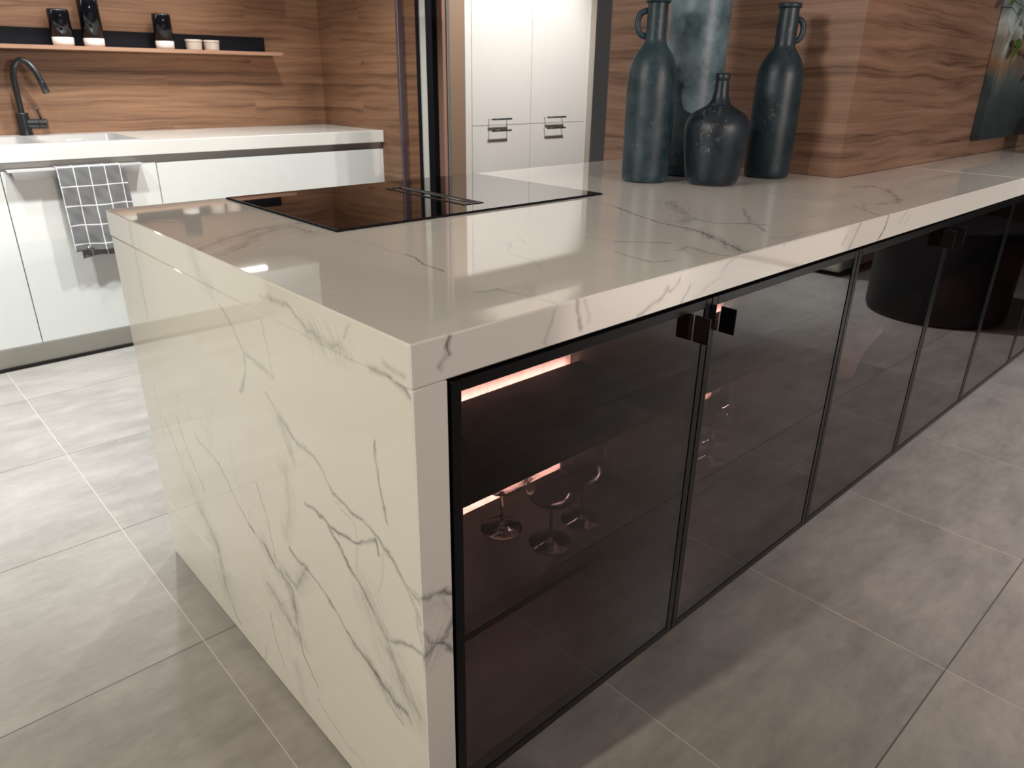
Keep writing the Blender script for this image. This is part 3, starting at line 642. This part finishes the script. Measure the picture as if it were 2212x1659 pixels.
bottle('demijohn_bottle', 'squat round blue grey bottle with a narrow neck standing in front of the others', 1.492, 0.565,
       [(0, 0.055), (0.003, 0.064), (0.013, 0.0745), (0.05, 0.0820), (0.10, 0.0885), (0.135, 0.0920), (0.158, 0.0920), (0.178, 0.0870), (0.196, 0.0735), (0.212, 0.0470), (0.222, 0.0320), (0.236, 0.0240), (0.255, 0.0205), (0.280, 0.0190), (0.292, 0.0188)], M_b4,
       lip=(0.284, 0.0205, 0.020), group='teal glass bottles on the marble worktop')
bottle('tall_vase', 'wide straight grey teal glass vase standing behind the bottles, the tallest piece', 1.632, 0.757,
       [(0, 0.078), (0.004, 0.084), (0.015, 0.088), (0.10, 0.0895), (0.38, 0.0905), (0.56, 0.0910), (0.64, 0.0915), (0.655, 0.090)], M_b2, group='teal glass bottles on the marble worktop')

# wine glasses in the display units
def wine_glass(cx, cy, zb, label):
    root = thing('wine_glass', label, 'glass', (cx, cy, zb), 'wine glasses in the display cabinets')
    z = zb + 0.0004
    bm = nbm(); lathe(bm, cx, cy, [(z, 0.0), (z, 0.040), (z + 0.0010, 0.0408), (z + 0.0018, 0.040), (z + 0.004, 0.020), (z + 0.008, 0.006), (z + 0.011, 0.0)], 48, cap0=False)
    obj('foot', bm, M_glass, root, smooth=True)
    bm = nbm(); lathe(bm, cx, cy, [(z + 0.009, 0.0045), (z + 0.014, 0.0034), (z + 0.04, 0.0031), (z + 0.070, 0.0036), (z + 0.080, 0.006)], 24, cap0=True, cap1=True)
    obj('stem', bm, M_glass, root, smooth=True)
    o_ = [(0.080, 0.0), (0.082, 0.012), (0.088, 0.027), (0.097, 0.040), (0.108, 0.0465), (0.120, 0.0480), (0.140, 0.0462), (0.165, 0.0420), (0.195, 0.0370), (0.218, 0.0342)]
    outer = [(z + p.z, max(p.x, 0)) for p in spline([(r, 0, h) for h, r in o_], 4)]
    inner = [(h + (0.0015 if r < 0.02 else 0), max(r - 0.0011, 0)) for h, r in outer[::-1]]
    bm = nbm(); lathe(bm, cx, cy, outer + inner, 56, cap0=False)
    obj('bowl', bm, M_glassthin, root, smooth=True)
wine_glass(0.342, 0.213, 0.4122, 'wine glass nearest the marble end panel, its bowl hidden behind the upper shelf')
wine_glass(0.380, 0.118, 0.4122, 'middle wine glass of the three beside the end panel, standing closest to the pane')
wine_glass(0.482, 0.131, 0.4122, 'wine glass farthest right of the three beside the lit back panel')
wine_glass(0.887, 0.105, 0.4122, 'wine glass in the second display cabinet, partly covered by the door frame')
wine_glass(0.976, 0.150, 0.4122, 'wine glass fully visible through the second glass door, below the handles')

# crumpled translucent bag
bag_c = (1.63, 0.15)
root = thing('crumpled_bag', 'crumpled translucent white bag standing on the shelf behind the third glass door', 'bag', (bag_c[0], bag_c[1], 0.4122))
bm = nbm(); seg = 40; rings = []
rb = random.Random(3)
prof = [(0.0, 0.035), (0.004, 0.055), (0.03, 0.060), (0.06, 0.066), (0.09, 0.078), (0.12, 0.096), (0.145, 0.104)]
ph = [rb.uniform(0, 6.28) for _ in range(6)]
for j, (h, r) in enumerate(prof):
    ring = []
    for k in range(seg):
        a = 2 * PI * k / seg
        q = r * (1 + 0.07 * math.sin(3 * a + ph[0] + h * 20) + 0.06 * math.sin(5 * a + ph[1] - h * 30) + (0.05 * math.sin(9 * a + ph[2])) * (h > 0.02))
        zz = 0.4126 + h + (0.018 * math.sin(2 * a + ph[3]) + 0.010 * math.sin(5 * a + ph[4])) * (h / 0.145) ** 3
        ring.append(bm.verts.new((bag_c[0] + q * 1.15 * math.cos(a), bag_c[1] + q * math.sin(a) * 0.9, zz)))
    rings.append(ring)
bm.faces.new(rings[0][::-1])
for A, B in zip(rings[:-1], rings[1:]):
    for k in range(seg): bm.faces.new((A[k], A[(k + 1) % seg], B[(k + 1) % seg], B[k]))
o = obj('film', bm, M_film, root, smooth=False)

# ---------------------------------------------------------------- sink run
sroot = thing('sink_cabinet', 'white cabinet door under the sink with the towel hanging from its rail', 'cabinet', (0.38, 3.2, 0))
def unit(root, x0, x1, fronts, ztop=0.833):
    boxobj('carcass', (x0 + .001, x1 - .001, 2.952, 3.53, 0.101, ztop), M_white, root)
    boxobj('plinth', (x0, x1, 2.975, 2.99, 0.0, 0.10), M_plinth, root)
    boxobj('floor_seal', (x0, x1, 2.970, 2.9745, 0.0005, 0.013), M_black, root)
    out = []
    for (a, b, z0, z1, nm) in fronts:
        out.append(boxobj(nm, (a + 0.0018, b - 0.0018, 2.930, 2.950, z0 + 0.0012, z1 - 0.0012), M_white, root, 0.0012))
    return out
d = unit(sroot, 0.08, 0.68, [(0.08, 0.68, 0.112, 0.838, 'door')], 0.74)[0]
# rail handle
bm = nbm()
bx(bm, 0.098, 0.612, 2.884, 2.9285, 0.8385, 0.8425)
bx(bm, 0.098, 0.612, 2.882, 2.8845, 0.8345, 0.8425)
vs = [bm.verts.new(p) for p in ((0.112, 2.886, 0.838), (0.600, 2.886, 0.838), (0.590, 2.9285, 0.802), (0.124, 2.9285, 0.802))]
vt = [bm.verts.new((v.co.x, v.co.y, v.co.z - 0.003)) for v in vs]
bm.faces.new(vs); bm.faces.new(vt[::-1])
for k in range(4): bm.faces.new((vs[k], vt[k], vt[(k + 1) % 4], vs[(k + 1) % 4]))
obj('handle', bm, M_alu, d, 0.0005)
r = thing('base_cabinet', 'wide white drawer unit under the marble worktop, right of the towel door', 'cabinet', (1.28, 3.2, 0))
unit(r, 0.68, 1.876, [(0.68, 1.876, 0.520, 0.835, 'drawer'), (0.68, 1.876, 0.112, 0.520, 'drawer')])
boxobj('filler_strip', (1.877, 1.8945, 2.932, 3.53, 0.0, 0.833), M_white, r, 0.001)
r = thing('base_cabinet', 'white cabinet door left of the towel, cut by the left edge of the picture', 'cabinet', (-0.22, 3.2, 0))
unit(r, -0.52, 0.08, [(-0.52, 0.08, 0.112, 0.835, 'door')], 0.74)
r = thing('base_cabinet', 'plain white cabinet farther left, seen only as a reflection in the end panel', 'cabinet', (-0.82, 3.2, 0))
unit(r, -1.12, -0.52, [(-1.12, -0.52, 0.112, 0.835, 'door')])
tag(boxobj('grip_channel', (-1.12, 1.893, 2.945, 2.951, 0.8345, 0.8690), M_gola), 'grey metal grip channel running under the marble edge of the sink run', 'channel')
bm = nbm(); ring_slab(bm, (-1.16, 1.893, 2.915, 3.538), (-0.13, 0.655, 2.985, 3.40), 0.8700, 0.9315)
st = obj('sink_worktop', bm, M_sinktop, bevel=0.002)
tag(st, 'white marble worktop with faint veins holding the steel sink against the wooden wall', 'worktop')
# sink
sk = thing('double_sink', 'stainless steel double bowl sink set into the marble beneath the shelf', 'sink', (0.26, 3.19, 0.9315))
zs = 0.9320
bm = nbm()
def ring_rim(bm):
    def q(r, z): return [bm.verts.new(p) for p in ((r[0], r[2], z), (r[1], r[2], z), (r[1], r[3], z), (r[0], r[3], z))]
ring_slab(bm, (-0.145, 0.668, 2.975, 3.50), (-0.118, 0.278, 3.000, 3.385), zs, zs + 0.002)
# the rim has two openings: build as strips instead
bm.free(); bm = nbm()
for dms in ((-0.145, 0.668, 2.975, 2.997), (-0.145, 0.668, 3.388, 3.500), (-0.145, -0.118, 2.997, 3.388), (0.268, 0.292, 2.997, 3.388), (0.648, 0.668, 2.997, 3.388)):
    bx(bm, *dms, zs, zs + 0.002)
obj('rim', bm, M_steel, sk)
def bowl(x0, x1, y0, y1, depth):
    bm = nbm(); n = 6; rc = 0.035
    def loop(ins, z, rc_):
        pts = []
        for cx, cy, a0 in ((x1 - rc, y1 - rc, 0), (x0 + rc, y1 - rc, 90), (x0 + rc, y0 + rc, 180), (x1 - rc, y0 + rc, 270)):
            for k in range(n + 1):
                a = math.radians(a0 + 90 * k / n); pts.append(bm.verts.new((cx + (rc_ - ins) * math.cos(a), cy + (rc_ - ins) * math.sin(a), z)))
        return pts
    L = [loop(0, zs + 0.0019, rc), loop(0.001, zs - depth + 0.03, rc), loop(0.010, zs - depth + 0.006, rc), loop(0.028, zs - depth, rc)]
    L2 = [loop(-0.0015, zs + 0.0019, rc), loop(-0.0015, zs - depth - 0.0015, rc)]
    for A, B in zip(L[:-1], L[1:]):
        for k in range(len(A)): bm.faces.new((A[k], A[(k + 1) % len(A)], B[(k + 1) % len(A)], B[k]))
    bm.faces.new(L[-1])
    A, B = L2
    for k in range(len(A)): bm.faces.new((A[k], B[k], B[(k + 1) % len(A)], A[(k + 1) % len(A)]))
    bm.faces.new(B[::-1])
    for k in range(len(A)): bm.faces.new((L[0][k], L2[0][k], L2[0][(k + 1) % len(A)], L[0][(k + 1) % len(A)]))
    return obj('bowl', bm, M_steel, sk, smooth=False)
for x0, x1 in ((-0.118, 0.268), (0.292, 0.648)):
    b_ = bowl(x0, x1, 2.997, 3.388, 0.058 if False else 0.17)
    xm = (x0 + x1) / 2
    boxobj('overflow_plate', (xm - 0.035, xm + 0.035, 3.380, 3.3868, 0.888, 0.912), M_steel, b_, 0.001)
    bm = nbm(); lathe(bm, xm, 3.19, [(zs - 0.169, 0.045), (zs - 0.167, 0.045), (zs - 0.166, 0.03), (zs - 0.168, 0.0)], 32)
    obj('drain', bm, M_steel, b_, smooth=True)
# tap
tp = thing('kitchen_tap', 'gunmetal kitchen tap with a curved swan neck spout at the back of the sink', 'tap', (0.300, 3.455, zs + 0.002))
bm = nbm(); lathe(bm, 0.300, 3.455, [(zs + 0.0022, 0.029), (zs + 0.006, 0.0285), (0.955, 0.026), (1.028, 0.026), (1.032, 0.0245), (1.032, 0.014)], 40, cap1=True)
obj('body', bm, M_tap, tp, smooth=False, bevel=0.001)
dx, dy = 0.77, -0.64
pts = [(0, 1.030), (0, 1.08), (0, 1.13), (0.002, 1.180), (0.012, 1.222), (0.033, 1.247), (0.058, 1.252), (0.085, 1.235), (0.103, 1.205), (0.118, 1.165)]
pp = spline([(0.300 + dx * s, 3.455 + dy * s, z) for s, z in pts], 6)
bm = nbm(); tube(bm, pp, 0.0128, 20); obj('spout', bm, M_tap, tp, smooth=True)
a, b = Vector(pp[-1]), Vector(pp[-1]) + Vector((dx * 0.014, dy * 0.014, -0.048))
bm = nbm(); tube(bm, [a, a.lerp(b, 0.03), a.lerp(b, 0.06), b], [0.0128, 0.0142, 0.0142, 0.0142], 20); obj('spray_head', bm, M_tap, tp, smooth=True)
lv = Vector((0.93, -0.37, 0)).normalized(); o3 = Vector((0.300, 3.455, 0.984))
bm = nbm(); tube(bm, [o3 + lv * 0.018, o3 + lv * 0.062], 0.0215, 28); m1_ = obj('mixer_housing', bm, M_tap, tp, smooth=False, bevel=0.0012)
bm = nbm(); tube(bm, [o3 + lv * 0.064, o3 + lv * 0.094], 0.0215, 28); cp_ = obj('lever_cap', bm, M_tap, tp, smooth=False, bevel=0.0012)
q = o3 + lv * 0.072; bm = nbm(); tube(bm, [q + Vector((0, 0, 0.018)), q + Vector((-0.012, 0, 0.082))], 0.0042, 12); obj('lever', bm, M_tap, cp_, smooth=True)

# towel over the rail
tw = thing('tea_towel', 'grey tea towel with white check lines folded over the rail of the white door', 'towel', (0.40, 2.885, 0.47))
def cloth(name, x0, x1, y_front, ztop, zbot, seedv, xs_top=0.0, xs_bot=0.0, amp=0.006, back=None, u0=0.0):
    bm = nbm(); uvl = bm.loops.layers.uv.new('cloth'); nx, nz = 36, 60; g = []
    rr = random.Random(seedv); p1, p2, p3 = [rr.uniform(0, 6) for _ in range(3)]
    uvs = {}
    for j in range(nz + 1):
        row = []; v = j / nz; L = ztop - zbot
        for i in range(nx + 1):
            u = i / nx
            x = x0 + (x1 - x0) * u + (xs_top * (1 - v) + xs_bot * v) * (1 if True else u)
            z = ztop - L * v + 0.004 * math.sin(7 * u + p1) * v
            y = y_front - amp * v * (math.sin(9 * u + p1 + 2.2 * v) + 0.5 * math.sin(17 * u + p2 - 5 * v)) - 0.0018 * math.sin(13 * v + 9 * u + p3) * math.sin(5 * u + 3 * v + p1) * min(1, 4 * v) - 0.0008 * math.sin(31 * v - 27 * u + p2) * math.sin(7 * v + 4 * u)
            vert = bm.verts.new((x, y, z)); row.append(vert); uvs[vert] = (u * (x1 - x0) + u0, L * (1 - v) + (zbot - 0.47))
        g.append(row)
    if back is not None:     # turn over the rail and go down behind it
        yb, zb = back; top = []
        for (dy_, dz_) in ((0.001, 0.0035), (0.004, 0.0050), (0.020, 0.0053), (yb - y_front, 0.0050)):
            row = []
            for i in range(nx + 1):
                f = g[-1 if False else 0][i].co; v_ = bm.verts.new((f.x, y_front + dy_, ztop + dz_)); row.append(v_)
                uvs[v_] = (uvs[g[0][i]][0], uvs[g[0][i]][1] + abs(dy_) + 0.005)
            top.append(row)
        full = top[::-1] + g
    else: full = g
    for A, B in zip(full[:-1], full[1:]):
        for i in range(nx):
            f = bm.faces.new((A[i], A[i + 1], B[i + 1], B[i]))
    for f in bm.faces:
        for l in f.loops: l[uvl].uv = uvs[l.vert]
    o = obj(name, bm, M_cloth, tw, smooth=True)
    sd = o.modifiers.new('thickness', 'SOLIDIFY'); sd.thickness = 0.002; sd.offset = 1
    return o
cloth('front_fold', 0.268, 0.515, 2.8745, 0.8395, 0.492, 1, 0.0, 0.004, 0.004, back=(2.925, 0.8), u0=0.0)
cloth('middle_fold', 0.285, 0.532, 2.8805, 0.832, 0.505, 5, 0.0, 0.010, 0.003, u0=0.03)
cloth('lower_fold', 0.300, 0.535, 2.8925, 0.792, 0.462, 2, 0.0, 0.0, 0.005, u0=0.02)

# shelf on the wooden wall with its ledge plate
sh = thing('wall_shelf', 'slim walnut wall shelf with a black back plate above the sink', 'shelf', (0.3, 3.46, 1.30))
boxobj('board', (-1.6, 1.585, 3.395, 3.5395, 1.300, 1.3165), M_shelfwood, sh, 0.001)
boxobj('back_plate', (-1.6, 1.550, 3.5335, 3.5395, 1.3170, 1.392), M_blackmatt, sh, 0.0005)
def canister(cx, h, r, label, rb=None):
    z0 = 1.3168; rb = rb or r
    root = thing('lidded_canister', label, 'canister', (cx, 3.452, z0), 'black canisters with white bases on the wall shelf')
    bm = nbm(); lathe(bm, cx, 3.452, [(z0, rb - 0.006), (z0 + 0.002, rb - 0.002), (z0 + 0.012, rb - 0.0005), (z0 + 0.036, rb)], 48, cap1=True); obj('base', bm, M_whitebase, root, smooth=True)
    bm = nbm(); lathe(bm, cx, 3.452, [(z0 + 0.0362, r + 0.0004), (z0 + h - 0.008, r), (z0 + h - 0.002, r - 0.002), (z0 + h, r - 0.006)], 48, cap1=True); obj('cover', bm, M_blackglaze, root, smooth=True)
    for m_ in root.children:
        for p in m_.data.polygons:
            if abs(p.normal.z) > 0.9: p.use_smooth = False
canister(0.532, 0.152, 0.0445, 'black cylindrical canister on a white base, left of the tallest one')
canister(0.662, 0.205, 0.0445, 'tallest black canister on a white base, its top cut by the picture edge')
canister(0.985, 0.158, 0.0430, 'black canister on a white base standing alone beside the two cream cups')
def cup(cx, label):
    z0 = 1.3168; root = thing('cream_cup', label, 'cup', (cx, 3.452, z0), 'small cream cups on the wall shelf')
    bm = nbm(); lathe(bm, cx, 3.452, [(z0, 0.034), (z0 + 0.002, 0.037), (z0 + 0.034, 0.0395), (z0 + 0.036, 0.0375)], 40, cap1=True); obj('body', bm, M_cup, root, smooth=False, bevel=0.0008)
    bm = nbm(); lathe(bm, cx, 3.452, [(z0 + 0.0362, 0.0390), (z0 + 0.038, 0.0412), (z0 + 0.046, 0.0412), (z0 + 0.048, 0.039)], 40, cap1=True); obj('rim', bm, M_cup, root, smooth=False, bevel=0.0008)
cup(1.128, 'small cream cup beside the single black canister'); cup(1.218, 'small cream cup at the right end of the row on the shelf')

# white wall cabinet with light strip above the sink (seen mirrored in the worktop)
wc = thing('wall_cabinet', 'white wall cabinet with an LED strip beneath, mirrored in the island worktop', 'cabinet', (0.5, 3.37, 1.66))
boxobj('body', (-1.2, 1.585, 3.225, 3.539, 1.68, 2.40), M_white, wc, 0.002)
boxobj('door', (0.2, 1.5835, 3.205, 3.2245, 1.675, 2.40), M_white, wc, 0.0015)
boxobj('door', (-1.2, 0.197, 3.205, 3.2245, 1.675, 2.40), M_white, wc, 0.0015)
boxobj('light_strip', (-0.9, 1.30, 3.285, 3.315, 1.672, 1.6798), M_ledw, wc)

# tall white cabinet beyond the opening
tc_ = thing('tall_cabinet', 'tall gloss cream white cabinet with four doors seen through the opening', 'cabinet', (3.1, 3.3, 0))
boxobj('side_panel', (2.548, 2.598, 3.0, 3.6, 0.0, 2.02), M_glosswhite, tc_, 0.001)
boxobj('carcass', (2.60, 3.63, 3.025, 3.6, 0.10, 2.02), M_glosswhite, tc_)
boxobj('side_panel', (3.632, 3.652, 3.0, 3.6, 0.0, 2.02), M_glosswhite, tc_, 0.001)
boxobj('plinth', (2.60, 3.63, 3.06, 3.08, 0.0, 0.0995), M_plinth, tc_)
def pull(parent, x0, x1, z):
    bm = nbm(); tube(bm, [(x0, 2.962, z), (x1, 2.962, z)], 0.0055, 12); h = obj('handle', bm, M_black, parent, smooth=True)
    for x in (x0 + 0.006, x1 - 0.006):
        bm = nbm(); tube(bm, [(x, 2.966, z), (x, 2.9998, z)], 0.0028, 8); obj('post', bm, M_alu, h, smooth=True)
for (a, b, hx0, hx1) in ((2.60, 3.102, 2.732, 2.897), (3.102, 3.63, 3.226, 3.402)):
    dd = boxobj('door', (a + .0015, b - .0015, 3.0, 3.022, 0.9255, 2.02), M_glosswhite, tc_, 0.001); pull(dd, hx0, hx1, 0.962)
    dd = boxobj('door', (a + .0015, b - .0015, 3.0, 3.022, 0.10, 0.9225), M_glosswhite, tc_, 0.001); pull(dd, hx0, hx1, 0.893)
sbox('trim_4', (3.656, 3.80, 2.99, 3.60, 0, 2.03), M_beige)

# painting
pt = thing('abstract_painting', 'abstract canvas in dark teal, grey and ochre hanging on the wooden wall', 'painting', (3.7, 0.36, 0.99))
bm = nbm(); bx(bm, 3.150, 4.35, 0.3525, 0.3885, 0.995, 1.95)
o = obj('canvas', bm, M_paint, pt, 0.0015)

# plant beyond the right picture edge, a few leaves reach in
pl_ = thing('leafy_plant', 'potted plant reaching green leaves in front of the painting', 'plant', (3.55, 0.17, H))
bm = nbm(); lathe(bm, 3.55, 0.17, [(H + .0003, 0.05), (H + 0.01, 0.06), (H + 0.10, 0.075), (H + 0.16, 0.06), (H + 0.17, 0.05)], 40, cap1=True); obj('pot', bm, M_b3, pl_, smooth=True)
rl = random.Random(11)
def leaf(bm, p, d, ln, wd):
    d = d.normalized(); s = d.cross(Vector((0.5, 1, 0.2))).normalized(); nrm = s.cross(d).normalized(); n = 6; L = []; R = []; Mi = []
    for k in range(n + 1):
        t = k / n; ww = wd * math.sin(PI * min(max(t, 0.02), 0.98)) ** 0.7 * (1 - 0.35 * t)
        c = p + d * ln * t - Vector((0, 0, 1)) * ln * 0.18 * t * t
        L.append(bm.verts.new(c + s * ww + nrm * 0.004)); R.append(bm.verts.new(c - s * ww + nrm * 0.004)); Mi.append(bm.verts.new(c))
    for k in range(n):
        bm.faces.new((L[k], Mi[k], Mi[k + 1], L[k + 1])); bm.faces.new((Mi[k], R[k], R[k + 1], Mi[k + 1]))
tips = [(3.35, 0.25, 1.75), (3.06, 0.33, 1.51), (3.22, 0.33, 1.34), (3.45, 0.25, 1.8), (3.75, 0.20, 1.7), (3.6, 0.28, 1.65), (3.95, 0.20, 1.55)]
lb = nbm()
for i, t in enumerate(tips):
    p0 = Vector((3.55, 0.17, H + 0.16)); p3 = Vector(t); pm = p0.lerp(p3, 0.5) + Vector((0.04, 0, 0.10)); sp = spline([p0, pm, p3], 8)
    sb_ = nbm(); tube(sb_, sp, [0.004 * (1 - 0.6 * k / (len(sp) - 1)) for k in range(len(sp))], 8); obj('stem', sb_, M_stem, pl_, smooth=True)
    for k in range(6, len(sp) - (3 if i in (1, 2) else 0), 2):
        a = rl.uniform(0, 6.28); leaf(lb, sp[k], Vector((math.cos(a), 0.15 * math.sin(a), rl.uniform(-0.3, 0.5))), rl.uniform(0.05, 0.07), rl.uniform(0.014, 0.018))
for p, d_ in (((3.10, 0.325, 1.525), (-1, 0, -0.22)), ((3.28, 0.325, 1.355), (-1, 0, 0.35)), ((3.28, 0.325, 1.350), (-0.9, 0, -0.25))):
    leaf(lb, Vector(p), Vector(d_), 0.085, 0.022)
lf = obj('foliage', lb, M_leaf, pl_, smooth=True); sd = lf.modifiers.new('thickness', 'SOLIDIFY'); sd.thickness = 0.0008

# furniture across the aisle, mirrored in the glass doors
dr = thing('drum_table', 'black round drum table standing on the grey tiles, mirrored in the glass doors', 'table', (4.06, -0.62, 0))
bm = nbm(); lathe(bm, 4.06, -0.62, [(0, 0.335), (0.01, 0.352), (0.03, 0.358), (0.47, 0.362), (0.49, 0.360)], 72); obj('drum', bm, M_drum, dr, smooth=True)
bm = nbm(); lathe(bm, 4.06, -0.62, [(0.4902, 0.360), (0.495, 0.367), (0.510, 0.367), (0.515, 0.360)], 72, cap1=True); obj('table_top', bm, M_drum, dr, smooth=False, bevel=0.001)
sf = thing('upholstered_bench', 'cream upholstered bench mirrored in the smoked glass doors', 'bench', (4.95, -1.8, 0))
boxobj('base', (4.38, 5.6, -2.35, -1.32, 0.03, 0.40), M_linen, sf, 0.02, segs=3); boxobj('feet', (4.45, 5.5, -2.25, -1.40, 0, 0.03), M_black, sf)
boxobj('cushion', (4.38, 5.6, -2.35, -1.32, 0.402, 0.48), M_linen, sf, 0.025, segs=3)
sd_ = thing('sideboard', 'dark brown wooden sideboard against the far wall', 'sideboard', (7.1, -1.6, 0))
boxobj('body', (6.85, 7.48, -3.4, 0.2, 0.06, 0.85), M_darkwood, sd_, 0.003); boxobj('plinth', (6.9, 7.45, -3.3, 0.1, 0, 0.06), M_black, sd_)
for k in range(4): boxobj('door', (6.83, 6.8495, -3.38 + k * 0.9, -3.385 + (k + 1) * 0.9 - 0.01, 0.08, 0.83), M_darkwood, sd_, 0.002)
